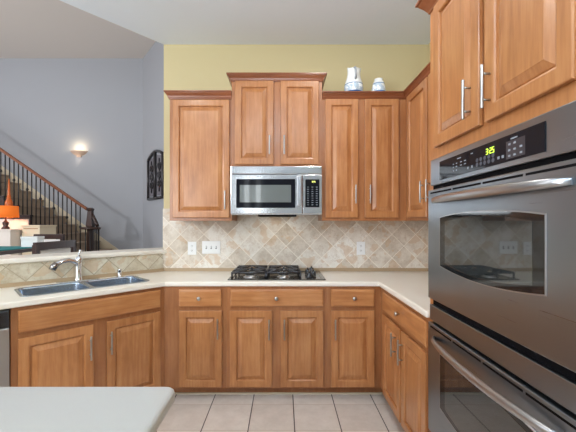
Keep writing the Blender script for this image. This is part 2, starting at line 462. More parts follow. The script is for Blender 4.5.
# dishwasher
q = dg(1.524, FW)
t = thing('dishwasher', 'stainless dishwasher with black control strip left of the sink base', 'dishwasher', (q[0], q[1], 0), PI/4)
MB().box(.002, .600, .02, .47, .10, .868).build('tub', M['black'], t)
MB().box(.002, .600, -.018, .019, .11, .765).build('door', M['dw_steel'], t, bevel=.004)
cp = MB().box(.002, .600, -.020, .019, .770, .866).build('control_panel', M['black'], t, bevel=.004)
for i in range(9):
    MB().box(.10+i*.055, .10+i*.055+.016, -.0212, -.0205, .802, .822).build('button', M['key_dim'], cp)
MB().box(.002, .600, .06, .40, 0, .10).build('toe_kick', M['black'], t)

# uppers
UY, UZ = 2.77, 1.385
def ux(px): return (px-283.5)/120.0
UH = 1.37+ (222.5-194.7)*2.75/330
a0 = -.955
ul = cabinet('maple wall cabinet at the left end above outlet and switches', 'cabinet', (a0, UY, UZ), 0, -.434-a0, .329, UZ, 2.42,
        [(ux(172.5)-a0, ux(229.3)-a0, 1.41, 2.395, ux(225.3)-a0, 1.556)], name='wall_cabinet')
a0 = -.4335
um = cabinet('taller maple wall cabinet with two short doors above the microwave', 'cabinet', (a0, UY-.01, 1.832), 0, .756, .339, 1.832, 2.55,
        [(ux(235)-a0, ux(273.6)-a0, 1.852, 2.548, ux(269.7)-a0, 2.01), (ux(280.6)-a0, ux(318.8)-a0, 1.852, 2.548, ux(284.2)-a0, 2.01)], name='wall_cabinet')
a0 = .323
ur = cabinet('maple wall cabinet with two tall doors right of the microwave', 'cabinet', (a0, UY, UZ), 0, 1.355-a0, .329, UZ, 2.42,
        [(ux(325.3)-a0, ux(358.4)-a0, 1.41, 2.40, ux(355.3)-a0, 1.605), (ux(364.9)-a0, ux(399)-a0, 1.41, 2.40, ux(369.6)-a0, 1.605)],
        name='wall_cabinet', face=(0, 1.03-a0))
cabinet('maple wall cabinet on the right wall beside the oven tower', 'cabinet', (1.03, UY-.001, UZ), -PI/2, 1.066, .325, UZ, 2.42,
        [(.06, .435, 1.41, 2.40, .40, 1.59), (.465, .84, 1.41, 2.40, .50, 1.59)], name='wall_cabinet')
MB().box(0, .001, 0, .001, 0, .001)

def sweep(path, prof, z, name, mat, side=1):
    """path of xy points; prof (out, up); out is to the right of travel (side=1)"""
    P2 = [Vector(p) for p in path]; lps = []
    for i, p in enumerate(P2):
        def nrm(a, b):
            d = (b-a).normalized(); return Vector((d.y, -d.x))*side
        if i == 0: n = nrm(P2[0], P2[1])
        elif i == len(P2)-1: n = nrm(P2[-2], P2[-1])
        else:
            n1, n2 = nrm(P2[i-1], p), nrm(p, P2[i+1]); n = (n1+n2); n = n/ (n.dot(n1))
        lps.append([(p.x+n.x*o_, p.y+n.y*o_, z+u_) for o_, u_ in prof])
    return MB().loops(lps, True, True).build(name, mat)
def crown(h, out):
    return [(0, 0), (.006, 0), (.009, h*.14), (.012, h*.18), (out*.42, h*.40), (out*.72, h*.66), (out*.80, h*.74), (out*.80, h*.80), (out, h*.84), (out, h), (0, h)]
# travel left->right along the fronts: outward is -y = right of travel
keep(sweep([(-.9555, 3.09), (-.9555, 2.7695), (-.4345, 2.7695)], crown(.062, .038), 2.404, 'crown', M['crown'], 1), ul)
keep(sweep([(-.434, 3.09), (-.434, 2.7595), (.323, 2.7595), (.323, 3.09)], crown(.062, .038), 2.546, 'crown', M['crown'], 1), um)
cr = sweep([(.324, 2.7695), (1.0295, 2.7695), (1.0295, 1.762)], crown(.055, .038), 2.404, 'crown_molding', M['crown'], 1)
tag(cr, 'maple crown molding, shade painted into its colour, turning the corner above the right wall cabinets', 'molding')
for o_, a_, b_ in ((ul, -.955, -.4345), (um, -.433, .322)):
    pass
# cabinet tops flush with their crowns
def deck(x0, x1, y0, y1, z0, z1, par):
    keep(MB().box(x0, x1, y0, y1, z0, z1).build('top_panel', M['frame']), par)
deck(-.954, -.436, 2.771, 3.098, 2.4202, 2.464, ul)
deck(-.433, .322, 2.761, 3.098, 2.5502, 2.607, um)
deck(.324, 1.355, 2.771, 3.098, 2.4202, 2.457, ur)

# oven tower ---------------------------------------------------------------
TX, T0, T1 = .756, 1.70, .742                # face plane, far side, near side
tw = thing('oven_cabinet', 'tall maple cabinet tower housing the double wall oven', 'cabinet', (TX, T0, 0), -PI/2)
WT = T0-T1
m = MB(); m.box(0, .02, .019, .60, 0, 2.46); m.box(WT-.02, WT, .019, .60, 0, 2.46); m.box(.02, WT-.02, .02, .60, 1.70, 2.46)
m.box(.02, WT-.02, .02, .60, 0, .30); m.box(.02, WT-.02, .58, .60, .30, 1.70)
m.build('carcass', M['frame'], tw)
m = MB(); m.box(0, .036, 0, .019, 0, 2.46); m.box(WT-.036, WT, 0, .019, 0, 2.46); m.box(.036, WT-.036, 0, .019, 1.655, 2.46); m.box(.036, WT-.036, 0, .019, 0, .33)
m.build('face_frame', M['wood'], tw, bevel=.001)
def ty(px, X=.736): return T0 - X*330/(px-283.5)
for x0, x1, hx in ((ty(433.3), ty(478.8), ty(462.8, .706)), (ty(484.6), ty(573.5), ty(481.9, .706))):
    d = raised_door(x1-x0, 2.425-1.736, st=.058).build('door', M['wood'], tw, loc=(x0, 0, 1.736))
    bar_handle(d, hx-x0, 1.853-1.736, .155)
dr = slab_front(WT-.08, .20).build('drawer_front', M['wood_h'], tw, loc=(.04, 0, .11))
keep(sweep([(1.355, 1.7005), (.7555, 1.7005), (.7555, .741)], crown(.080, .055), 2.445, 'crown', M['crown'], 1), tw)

# double oven -----------------------------------------------------------------
OW = .886; OX = .7295
ov = thing('double_wall_oven', 'stainless double wall oven with black control panel and bowed handles', 'oven', (OX, 1.634, .33), -PI/2)
Z0 = .33
def bz(z): return z-Z0
MB().box(.04, OW-.04, .047, .55, bz(.345), bz(1.64)).build('oven_body', M['black'], ov)
MB().box(0, OW, .012, .0255, bz(.333), bz(1.676)).build('mounting_flange', M['gap'], ov)
# control panel
cpn = MB().box(0, OW, -.001, .012, bz(1.549), bz(1.676)).build('control_panel', M['oven_steel'], ov, bevel=.003)
def ol(Y): return 1.634-Y                          # world Y to local x
glass = MB().box(ol(1.536), ol(.916), -.004, -.0005, bz(1.567), bz(1.652)).build('control_glass', M['black_glass'], cpn, bevel=.001)
def opx(px): return ol(.725*330/(px-283.5))
def key(m, px, dz, w_=.010, h_=.006):
    x = opx(px); MB().box(x-w_/2, x+w_/2, -.0052, -.0041, bz(dz)-h_/2, bz(dz)+h_/2).build('button', M['key'], cpn)
m = MB()
for i, px in enumerate((453.5, 456.5, 461, 465)):
    for j, z in enumerate((1.618, 1.605, 1.590)):
        if j == 2 and i > 1: continue
        key(m, px, z, .013 if i > 1 else .008, .004)
key(m, 459, 1.636, .028, .004); key(m, 471.8, 1.636, .014, .004)
key(m, 468, 1.585, .008, .008); key(m, 472, 1.585, .008, .010)
for px in (498.5, 502.8): key(m, px, 1.588, .010, .009)
key(m, 514, 1.637, .030, .004)
for px, z in ((509.5, 1.621), (514.5, 1.621), (509.3, 1.602), (514.5, 1.602), (509.3, 1.584), (514.5, 1.584), (521, 1.604), (521, 1.585)):
    key(m, px, z, .010, .006)
m = MB(); ring = []
for i in range(5):
    for j in range(2):
        x = opx(477)+i*.0235; z = bz(1.586+j*.017)
        MB().lathe([(.0078, -.0041), (.0078, -.0046), (.0062, -.0048)], (x, 0, z), 14, 'y').build('round_button', M['key_dim'], cpn)
m = MB(); x0, x1 = opx(506), opx(525); m.box(x0, x1, -.0043, -.004, bz(1.575), bz(1.632)); m.build('key_field', plain('key_field_grey', srgb(52, 50, 56), .3), cpn)
# display digits 3:25 in bar segments
SEG = {'3': 'abgcd', '2': 'abged', '5': 'afgcd'}
def digits(m, txt, x, z, h, y0, y1):
    wd = h*.5; tk = h*.13
    for ch in txt:
        if ch == ':':
            m.box(x, x+tk, y0, y1, z+h*.25, z+h*.25+tk); m.box(x, x+tk, y0, y1, z+h*.62, z+h*.62+tk); x += tk*2.4; continue
        sg = SEG[ch]
        if 'a' in sg: m.box(x, x+wd, y0, y1, z+h-tk, z+h)
        if 'g' in sg: m.box(x, x+wd, y0, y1, z+h/2-tk/2, z+h/2+tk/2)
        if 'd' in sg: m.box(x, x+wd, y0, y1, z, z+tk)
        if 'f' in sg: m.box(x, x+tk, y0, y1, z+h/2, z+h)
        if 'b' in sg: m.box(x+wd-tk, x+wd, y0, y1, z+h/2, z+h)
        if 'e' in sg: m.box(x, x+tk, y0, y1, z, z+h/2)
        if 'c' in sg: m.box(x+wd-tk, x+wd, y0, y1, z, z+h/2)
        x += wd*1.35
m = MB(); digits(m, '3:25', opx(486), bz(1.612), .021, -.0052, -.0041); m.build('clock_display', M['display'], cpn)

def oven_door(z0, z1, wz0, wz1, name_lbl, hz):
    dmb = MB().box(0, OW, -.014, .011, bz(z0), bz(z1))
    d = dmb.build('oven_door', M['oven_steel'], ov, bevel=.004)
    # vent slots along the top of the door
    m = MB(); n = 4
    for i in range(n):
        a = .022+i*(OW-.044)/n; m.box(a+.006, a+(OW-.044)/n-.006, -.0148, -.0138, bz(z1)-.020, bz(z1)-.0125)
    m.build('vent_slot', M['gap'], d)
    xl, xr = ol(1.506), ol(.901)
    def outline(gx, gz, y):
        a, b = xl+gx, xr-gx; lo, hi = bz(wz0)+gz, bz(wz1)-gz; bow = .024; K = 16; pts = []
        for i in range(K+1):
            t_ = i/K; pts.append((a+(b-a)*t_, lo-bow*4*t_*(1-t_)))
        for i in range(K+1):
            t_ = 1-i/K; pts.append((a+(b-a)*t_, hi+bow*.8*4*t_*(1-t_)))
        return [(x, y, z) for x, z in pts]
    MB().loops([outline(-.004, -.004, -.0140), outline(-.003, -.003, -.0165), outline(0, 0, -.0165), outline(0, 0, -.0150)], False, False).build('window_trim', M['handle_steel'], d)
    win = MB().loops([outline(.0002, .0002, -.0142), outline(.0002, .0002, -.0158)], False, True).build('window', M['oven_glass'], d)
    MB().loops([outline(.045, .016, -.0159), outline(.046, .017, -.0163)], False, True).build('window_pane', M['pane_glass'], win)
    # bowed flat handle
    pts = []; K = 18; xa, xb = ol(1.570), ol(.816)
    for i in range(K+1):
        t_ = i/K; x = xa+(xb-xa)*t_; bowy = -.016-.050*(1-(2*t_-1)**2)**.55
        pts.append((x, bowy, bz(hz)))
    rad = [.009+.0075*math.sin(PI*min(1, max(0, i/K)))**.4 for i in range(K+1)]
    MB().tube(pts, rad, 14, .62).build('handle', M['handle_steel'], d)
    return d
oven_door(1.000, 1.528, 1.173, 1.391, 'upper', 1.472)
trim = MB().box(0, OW, -.006, .012, bz(.893), bz(.968)).build('trim_panel', M['oven_steel'], ov, bevel=.003)
oven_door(.352, .882, .525, .768, 'lower', .822)

# microwave -----------------------------------------------------------------
mx0, mw = (230.8-283.5)*.00819, 91.4*.00819
MY = 2.703
mz = 1.433
mv = thing('microwave', 'stainless over-the-range microwave mounted above the cooktop', 'microwave', (mx0, MY, mz), 0)
MH = .398
def px_m(px): return (px-230.8)*.00819
def pz_m(py): return 1.37+(222.5-py)*.00819-mz
MB().box(0, mw, .020, .385, 0, MH).build('housing', M['micro_steel'], mv, bevel=.003)
MB().box(0, mw, -.004, .0195, pz_m(174.2), MH).build('vent_grille', M['micro_steel'], mv, bevel=.005)
md = MB().box(0, px_m(302.5), -.014, .0195, .006, pz_m(174.9)).build('door', M['micro_steel'], mv, bevel=.005)
MB().box(px_m(236.5), px_m(295.2), -.018, -.0135, pz_m(208), pz_m(179.3)).build('window', M['black_glass'], md, bevel=.003)
k = N('microwave_mesh_window'); k.b.inputs['Base Color'].default_value = srgb(105, 110, 108); k.b.inputs['Roughness'].default_value = .12
k.b.inputs['Coat Weight'].default_value = 1; M['mesh_win'] = k.m
MB().box(px_m(240), px_m(291), -.0186, -.0181, pz_m(202.5), pz_m(185.2)).build('window_screen', M['mesh_win'], md)
hd = MB(); xa, xb = px_m(296.6), px_m(301.2)
hd.box(xa, xb, -.046, -.034, pz_m(206.5), pz_m(176.5)); hd.box(xa, xb, -.034, -.0145, pz_m(206.5), pz_m(203.5)); hd.box(xa, xb, -.034, -.0145, pz_m(179.5), pz_m(176.5))
hd.build('handle', M['handle_steel'], md, bevel=.005)
mp = MB().box(px_m(302.8), mw, -.014, .0195, .006, pz_m(174.9)).build('control_panel', M['micro_steel'], mv, bevel=.005)
MB().box(px_m(305.2), px_m(319.2), -.0165, -.0138, pz_m(207.3), pz_m(179.6)).build('keypad_glass', M['black_glass'], mp, bevel=.001)
m = MB()
for r in range(9):
    for c_ in range(3):
        cx_, cz_ = px_m(307.8+c_*4.4), pz_m(187.3+r*2.2); hh = .0045 if (r*3+c_) % 4 else .003
        MB().box(cx_-.007, cx_+.007, -.0172, -.0166, cz_-hh/2, cz_+hh/2).build('button', M['key'], mp)
m = MB(); digits(m, '3:25', px_m(311.8), pz_m(182.8), .013, -.0172, -.0166); m.build('clock_display', M['display_y'], mp)
MB().box(.22, .54, .03, .30, -.012, 0).build('under_vent', M['gap'], mv)

# ================================================================== worktops
def pt_wall(off, t): return bw(t, off)
outer = [dg(0, 0), dg(1.60, 0)]
pw = Vector(dg(1.60, 0)); # meet the bar wall perpendicular
tt = (pw-Vector((XL, YB))).dot(D1)
outer += [bw(tt, -.002), (XL+.0, YB-.002), (XR-.002, YB-.002), (XR-.002, T0+.002), (.735, T0+.002), (.735, 2.54)]
SC, SWX, SWY = .46, .80, .365       # sink centre s, size
WC_ = .285
hole = []
for (x, y) in rrect(-SC, WC_, SWX-.008, SWY-.008, .05):
    hole.append(dg(-x, y))
bm = slab_with_holes(outer, [hole[::-1]], .876, .914)
ct = bm_obj(bm, 'countertop', M['counter'])
b = ct.modifiers.new('bevel', 'BEVEL'); b.width = .009; b.segments = 3; b.limit_method = 'ANGLE'; b.angle_limit = math.radians(40)
tag(ct, 'cream L-shaped kitchen worktop holding sink and cooktop', 'countertop')
# pale shoe strip where the toe kicks meet the floor
for nm, m in (('back', MB().box(-.88, .825, 2.629, 2.644, .0005, .010)), ('right', MB().box(.8260, .8405, 1.72, 2.6285, .0005, .010))):
    o = m.build('shoe_strip', M['trim']); tag(o, 'pale shoe strip on the floor under the '+{'back': 'cooktop run', 'right': 'right-hand run'}[nm]+' toe kick', 'trim strip')
# tan upstand strips
for nm, m in (('back', MB().prism([(XL+.012, YB-.014), (XR-.014, YB-.014), (XR-.014, YB-.001), (XL+.004, YB-.001)], .9142, .9435)),
              ('right', MB().box(XR-.014, XR-.001, T0+.003, YB-.0145, .9142, .9435)),
              ('bar', MB().prism([bw(.0, -.014), bw(tt, -.014), bw(tt, -.001), bw(.0, -.001)], .9142, .9435))):
    o = m.build('upstand_strip', M['bead'])
    tag(o, {'back': 'thin tan upstand strip along the back wall behind the cooktop', 'right': 'short tan upstand strip on the right wall beside the oven tower',
            'bar': 'thin tan upstand strip behind the sink along the bar wall'}[nm], 'trim strip')

# sink ------------------------------------------------------------------------
sk = thing('kitchen_sink', 'stainless double-bowl sink set into the diagonal worktop', 'sink', (*dg(SC, WC_), .914), PI/4)
BW = .374; hl, hr = rrect(-.198, 0, BW, SWY-.022, .05), rrect(.198, 0, BW, SWY-.022, .05)
bm = slab_with_holes(rrect(0, 0, SWX+.004, SWY+.004, .055), [hl[::-1], hr[::-1]], .0005, .0035)
bm_obj(bm, 'rim', M['sink_steel'], sk)
for cx_ in (-.198, .198):
    lps = []
    for ins, z in ((0, .003), (.001, -.01), (.008, -.15), (.014, -.175), (.035, -.19)):
        lps.append([(x, y, z) for x, y in rrect(cx_, 0, BW-2*ins, SWY-.022-2*ins, max(.02, .05-ins*.3))])
    o = MB().loops(lps, False, True, True).build('basin', M['sink_steel'], sk)
    so = o.modifiers.new('solid', 'SOLIDIFY'); so.thickness = .0015; so.offset = 1
    MB().lathe([(.042, -.1895), (.042, -.187), (.034, -.188), (.012, -.1885)], (cx_, .02, 0), 20).build('drain', M['chrome'], o)

# faucet
fa = thing('faucet', 'chrome single-handle pull-out faucet behind the double sink', 'faucet', (*dg(.46, .513), .9142), PI/4)
MB().prism(rrect(0, 0, .25, .052, .024), 0, .006).build('base_plate', M['chrome'], fa, bevel=.002)
MB().lathe([(.027, .006), (.024, .012), (.021, .03), (.020, .09), (.023, .12), (.024, .14), (.022, .155), (.016, .168), (.006, .174)], (0,0,0), 24).build('body', M['chrome'], fa)
pts = [(0, 0, .105), (-.025, -.010, .137), (-.062, -.020, .150), (-.100, -.030, .146), (-.132, -.038, .130), (-.148, -.042, .108)]
sp_ = MB().tube(pts, [.017, .017, .0165, .017, .018, .018], 16).build('spout', M['chrome'], fa)
MB().tube([(-.128, -.037, .136), (-.142, -.041, .120), (-.154, -.044, .097)], [.019, .021, .020], 16).build('spray_head', plain('dark_chrome', (.30, .28, .27, 1), .2, 1), sp_)
MB().tube([(0, 0, .170), (.004, .002, .188), (.010, .004, .205), (.013, .005, .216)], [.009, .007, .009, .011], 12).build('lever_handle', M['chrome'], fa)
fa.scale = (1.18, 1.18, 1.12)
ag = MB().lathe([(.022, 0), (.022, .004), (.017, .006), (.017, .052), (.018, .054), (.018, .062), (.014, .066), (.004, .067)], (0,0,0), 20).build('air_gap_cap', M['chrome'])
ag.location = (*dg(.168, .485), .9142)
tag(ag, 'small chrome air gap cap beside the right end of the sink', 'air gap')

# cooktop ---------------------------------------------------------------------
ck = thing('gas_cooktop', 'black four-burner gas cooktop with cast iron grates and side knobs', 'cooktop', (-.054, 2.60, .9142), 0)
CW, CD = .782, .475
MB().loops([[(x, y, z) for x, y in rrect(0, CD/2, CW-2*i, CD-2*i, .02)] for i, z in ((0, 0), (0, .004), (.004, .007), (.03, .008), (.036, .004))], True, True).build('tray', plain('dark_enamel_tray', (.05, .048, .042, 1), .2, 0, .5), ck)
gx = [-.2235, .055]
for gi, cx_ in enumerate(gx):
    m = MB(); W2, y0, y1 = .134, .035, CD-.02; H = .054; r = .008
    def bar(a, b_): m.tube([a, b_], r, 6)
    for x in (cx_-W2, cx_+W2): bar((x, y0, H), (x, y1, H))
    for y in (y0, y1, (y0+y1)/2): bar((cx_-W2, y, H), (cx_+W2, y, H))
    for yc in (y0+(y1-y0)*.25, y0+(y1-y0)*.75):
        for a in range(4):
            an = PI/4+a*PI/2
            bar((cx_+.035*math.cos(an), yc+.035*math.sin(an), H+.010), (cx_+W2*.98*(1 if math.cos(an) > 0 else -1), yc+.095*(1 if math.sin(an) > 0 else -1), H))
        bar((cx_-W2, yc, H+.002), (cx_-.03, yc, H+.012)); bar((cx_+W2, yc, H+.002), (cx_+.03, yc, H+.012))
        bar((cx_, yc-.095, H+.002), (cx_, yc-.03, H+.012)); bar((cx_, yc+.095, H+.002), (cx_, yc+.03, H+.012))
    for x in (cx_-W2, cx_+W2):
        for y in (y0, (y0+y1)/2, y1): m.tube([(x, y, .0085), (x, y, H)], [.009, .007], 6)
    m.build('grate', M['cast_iron'], ck)
    for yc, rr in ((y0+(y1-y0)*.25, .042), (y0+(y1-y0)*.75, .036)):
        bo = MB().lathe([(rr+.012, .0045), (rr+.012, .008), (rr, .012), (rr-.004, .022), (rr-.010, .024)], (cx_, yc, 0), 24).build('burner', M['burner'], ck)
        MB().lathe([(rr-.003, .0242), (rr-.003, .029), (rr-.010, .032), (.004, .033)], (cx_, yc, 0), 24).build('burner_cap', M['cast_iron'], bo)
for i in range(4):
    y = .085+i*.098
    kb = MB().lathe([(.024, .0085), (.025, .012), (.023, .018), (.021, .044), (.018, .048), (.004, .049)], (0, 0, 0), 20)
    kb.box(-.006, .006, -.022, .022, .044, .062)
    kb.build('knob', M['black'], ck, loc=(.265+.04*(i % 2), y, 0))

# outlets -------------------------------------------------------------------
def outlet(px, label, group=None):
    X = (px-283.5)/106.8; Z = 1.37-(248.2-222.5)/106.8
    t = thing('wall_outlet', label, 'outlet', (X, YB-.0110, Z), 0, group)
    MB().box(-.040, .040, -.005, 0, -.062, .062).build('plate', M['white_plastic'], t, bevel=.003)
    for s_ in (-1, 1):
        r = MB().prismY([(x, z) for x, z in rrect(0, s_*.022, .030, .032, .010)], -.0075, -.005).build('receptacle', M['white_plastic'], t)
        m = MB(); m.box(-.0075, -.005, -.0082, -.0076, s_*.022-.004, s_*.022+.008); m.box(.005, .0075, -.0082, -.0076, s_*.022-.004, s_*.022+.008)
        m.box(-.002, .002, -.0082, -.0076, s_*.022-.011, s_*.022-.007); m.build('slot', M['slot'], r)
outlet(192.2, 'white double outlet on the tile left of the switch plate')
outlet(360.8, 'white double outlet on the tile right of the cooktop')
X = (211.3-283.5)/106.8; Z = 1.37-(247.4-222.5)/106.8
t = thing('light_switch_plate', 'wide white three-gang plate with toggle switches left of the cooktop', 'light switch', (X, YB-.0110, Z), 0)
MB().box(-.086, .086, -.005, 0, -.060, .060).build('plate', M['white_plastic'], t, bevel=.003)
for i in (-1, 0, 1):
    MB().box(i*.046-.006, i*.046+.006, -.0056, -.0051, -.013, .013).build('toggle_slot', M['slot'], t)
    MB().box(i*.046-.0045, i*.046+.0045, -.016, -.0057, -.002, .010).build('toggle', M['white_plastic'], t, bevel=.0015)

# vases ---------------------------------------------------------------------
def pottery(name):
    k = N(name); o = k.obj(); sp = k.n('SeparateXYZ'); k.l(o, sp.inputs[0]); z = sp.outputs[2]
    n = k.noise(o, 22, 4, .6)
    blot = k.math('MULTIPLY', k.math('GREATER_THAN', n, .50), k.math('LESS_THAN', z, .095))
    band = k.math('LESS_THAN', k.math('ABSOLUTE', k.math('SUBTRACT', z, .022)), .009)
    band2 = k.math('LESS_THAN', k.math('ABSOLUTE', k.math('SUBTRACT', z, .093)), .004)
    c_ = k.mix(k.math('MULTIPLY', blot, .55), srgb(240, 242, 244), srgb(128, 172, 205))
    c_ = k.mix(band, c_, srgb(56, 108, 168)); c_ = k.mix(band2, c_, srgb(110, 140, 175))
    k.l(c_, k.b.inputs['Base Color']); k.b.inputs['Roughness'].default_value = .2; k.b.inputs['Coat Weight'].default_value = .5
    return k.m
M['pot'] = pottery('blue_white_pottery')
vz = 2.4575
vs_ = 2.81/330
pj = thing('ceramic_pitcher', 'white pitcher with blue band pattern standing on the wall cabinets', 'pitcher', ((353.6-283.5)*2.85/330, 2.85, vz), 0)
prof = [(.045, 0), (.062, .006), (.076, .03), (.081, .062), (.080, .092), (.072, .120), (.062, .150), (.055, .18), (.052, .205), (.056, .228)]
lps = []; n = 32
for j, (r, z) in enumerate(prof):
    lp = []
    for i in range(n):
        a = 2*PI*i/n; rr = r; zz = z
        if j >= len(prof)-3:
            sp2 = max(0, math.cos(a-.2))**6; f_ = (j-len(prof)+4)/3; rr += .012*sp2*f_; zz += .018*sp2*f_*(j == len(prof)-1)
            zz += .018*max(0, math.cos(a-PI))**6*(j == len(prof)-1)
        lp.append((rr*math.cos(a), rr*math.sin(a), zz))
    lps.append(lp)
bo = MB().loops(lps, True, False, True).build('body', M['pot'], pj)
so = bo.modifiers.new('solid', 'SOLIDIFY'); so.thickness = .004; so.offset = -1
MB().tube([(-.006, -.052, .225), (-.004, -.085, .215), (-.002, -.098, .180), (0, -.092, .145), (0, -.064, .122)], [.007, .008, .008, .008, .009], 10).build('handle', plain('grey_blue_handle', srgb(168, 176, 186), .25), pj)
cj = MB().lathe([(.050, 0), (.058, .005), (.061, .03), (.058, .065), (.050, .098), (.040, .118), (.034, .124), (.037, .134), (.033, .134), (.028, .124)], (0,0,0), 28).build('ceramic_jar', M['pot'])
cj.location = ((378.6-283.5)*2.85/330, 2.85, vz)
cj.scale = (1, 1, 1.1)
tag(cj, 'small round blue and white jar right of the pitcher atop the cabinets', 'jar')

# island ------------------------------------------------------------------------
IX, IY = -.296, .925
ip = [(-1.75, -.45)] 
r = .03
corner = [(IX-r+r*math.cos(a*PI/12), IY-r+r*math.sin(a*PI/12)) for a in range(0, 7)]
ic = MB().prism([(-1.75, -.45), (IX, -.45)]+corner+[(-1.75, IY)], .876, .914).build('island_countertop', M['island'], bevel=.012, seg=3)
tag(ic, 'pale smooth island worktop in the near left corner', 'countertop')
isl = thing('kitchen_island', 'maple kitchen island under the pale worktop in the foreground', 'kitchen island', (-1.0, .2, 0), 0)
m = MB().box(-.71, .682, -.62, .63, .09, .8755); m.build('body', M['frame'], isl, bevel=.002)
MB().box(-.65, .60, -.56, .56, 0, .09).build('toe_kick', M['frame'], isl)
for y0 in (-.58, -.17, .24):
    d = raised_door(.38, .68).build('side_panel', M['wood'], isl); d.rotation_euler = (0, 0, PI/2); d.location = (.682, y0, .14)

# ================================================================== living room
YN, YFAR = 6.6, 7.68
R, RUN = .19, .265
def nx(k_): return -4.54-RUN*(k_-6)
st = thing('staircase', 'carpeted staircase with dark stained side rising to the left', 'staircase', (nx(1), YN, 0), 0)
for k_ in range(1, 17):
    x1 = nx(k_); z1 = R*k_
    s_ = MB().box(x1-RUN-.02, x1, YN+.05, YFAR, z1-R, z1-.03)
    s_.box(x1-RUN-.02, x1+.028, YN+.05, YFAR, z1-.03, z1)
    keep(s_.build('step', M['carpet'], bevel=.008), st)
    m = MB().box(x1-RUN, x1+.006, YN-.01, YN+.049, max(0, z1-R*1.1), z1-.026)
    m.box(x1-RUN-.004, x1+.032, YN-.035, YN+.049, z1-.026, z1+.004)
    keep(m.build('step_end', M['dark_wood'], bevel=.003), st)
# closed side below the steps
pts = [(nx(1), 0)]
for k_ in range(1, 17): pts += [(nx(k_)-.001, R*(k_-1)+.001 if k_ > 1 else .0), (nx(k_)-.001, R*k_-R*1.1 if k_ > 1 else 0)]
side = [(nx(2), 0), (nx(17), R*15-.05), (nx(17), 0)]
keep(MB().prismY(side, YN, YN+.04).build('side_panel', M['dark_wood']), st)

rl = thing('stair_railing', 'dark stair railing with oak handrail, newel post and iron balusters', 'railing', (-3.85, YN, R*3), 0)
def rail_z(x): return 2.11-.69*(x+4.59)
m = MB(); xa, xb = -7.6, -3.93
lps = []
prof = [(-.030, -.035), (.030, -.035), (.034, -.005), (.026, .022), (.0, .032), (-.026, .022), (-.034, -.005)]
for x in (xa, xb): lps.append([(x, YN+a, rail_z(x)+b_-.01) for a, b_ in prof])
keep(MB().loops(lps, True, True).build('handrail', M['rail_wood']), rl)
nwx = -3.86
nm_ = MB(); nm_.box(nwx-.046, nwx+.046, YN-.046, YN+.046, R*3, 1.28)
nm_.loops([[(nwx+a*s_, YN+b_*s_, z) for a, b_ in ((-1,-1),(1,-1),(1,1),(-1,1))] for s_, z in ((.055, 1.28), (.062, 1.30), (.058, 1.36), (.048, 1.50), (.040, 1.60), (.048, 1.615), (.052, 1.63), (.052, 1.645), (.030, 1.665))], True, True)
keep(nm_.build('newel_post', M['dark_wood'], bevel=.004), rl)
# gooseneck down to a level volute ring with its own balusters
gn = [(nwx+.03, YN, 1.55), (nwx+.09, YN-.03, 1.45), (nwx+.15, YN-.06, 1.36), (nwx+.19, YN-.09, 1.30)]
keep(MB().tube(gn, [.030, .034, .034, .032], 10).build('gooseneck', M['dark_wood']), rl)
vx, vy = nwx+.06, YN-.09
keep(MB().lathe([(.165, 1.235), (.175, 1.245), (.175, 1.270), (.160, 1.282), (.03, 1.284)], (vx, vy, 0), 24).build('volute', M['dark_wood']), rl)
bme = MB().lathe([(.0115, 0), (.0115, 1)], (0,0,0), 6).mesh('baluster'); bme.materials.append(M['iron'])
def baluster(x, y, z0, z1, knuckle=False, par=rl):
    o = bpy.data.objects.new('baluster', bme); C.objects.link(o)
    o.location = (x-rl.location.x, y-rl.location.y, z0-rl.location.z); o.scale = (1, 1, z1-z0); o.parent = par
    if knuckle:
        if 'kn' not in _hm:
            _hm['kn'] = MB().lathe([(.010, -.035), (.018, -.02), (.026, 0), (.018, .02), (.010, .035)], (0,0,0), 8).mesh('knuckle'); _hm['kn'].materials.append(M['iron'])
        q_ = bpy.data.objects.new('knuckle', _hm['kn']); C.objects.link(q_); q_.parent = o
        q_.matrix_parent_inverse = Matrix.Diagonal((1, 1, 1/(z1-z0), 1)); q_.location = (0, 0, (z1-z0)*(.55))
i = 0
for k_ in range(4, 16):
    for f_ in (.055, .143, .231):
        x = nx(k_)-f_
        baluster(x, YN, R*k_+.0045, rail_z(x)-.035, i % 3 == 0); i += 1
for a in range(6):
    an = -PI*.55+a*PI/5.2
    baluster(vx+.14*math.cos(an), vy+.14*math.sin(an), R*1+.0, 1.24)
# starting step that carries the volute
ss = MB().lathe([(.30, 0), (.30, .155), (.325, .16), (.33, .175), (.325, .19), (.02, .19)], (vx, vy+.02, 0), 28)
keep(ss.build('starting_step', M['carpet']), st)
# skirt board along the far wall
sk_ = [(nx(0)+.3, 0), (nx(0)+.3, .12), (nx(2), R*2+.10), (nx(16), R*16+.10), (nx(16), R*16-.1), (nx(1), 0)]
struct(MB().prismY(sk_, 7.685, 7.70).build('trim_1', M['trim']))
struct(MB().box(nx(0)+.3, -3.28, 7.685, 7.70, 0, .13).build('baseboard_far', M['trim']))

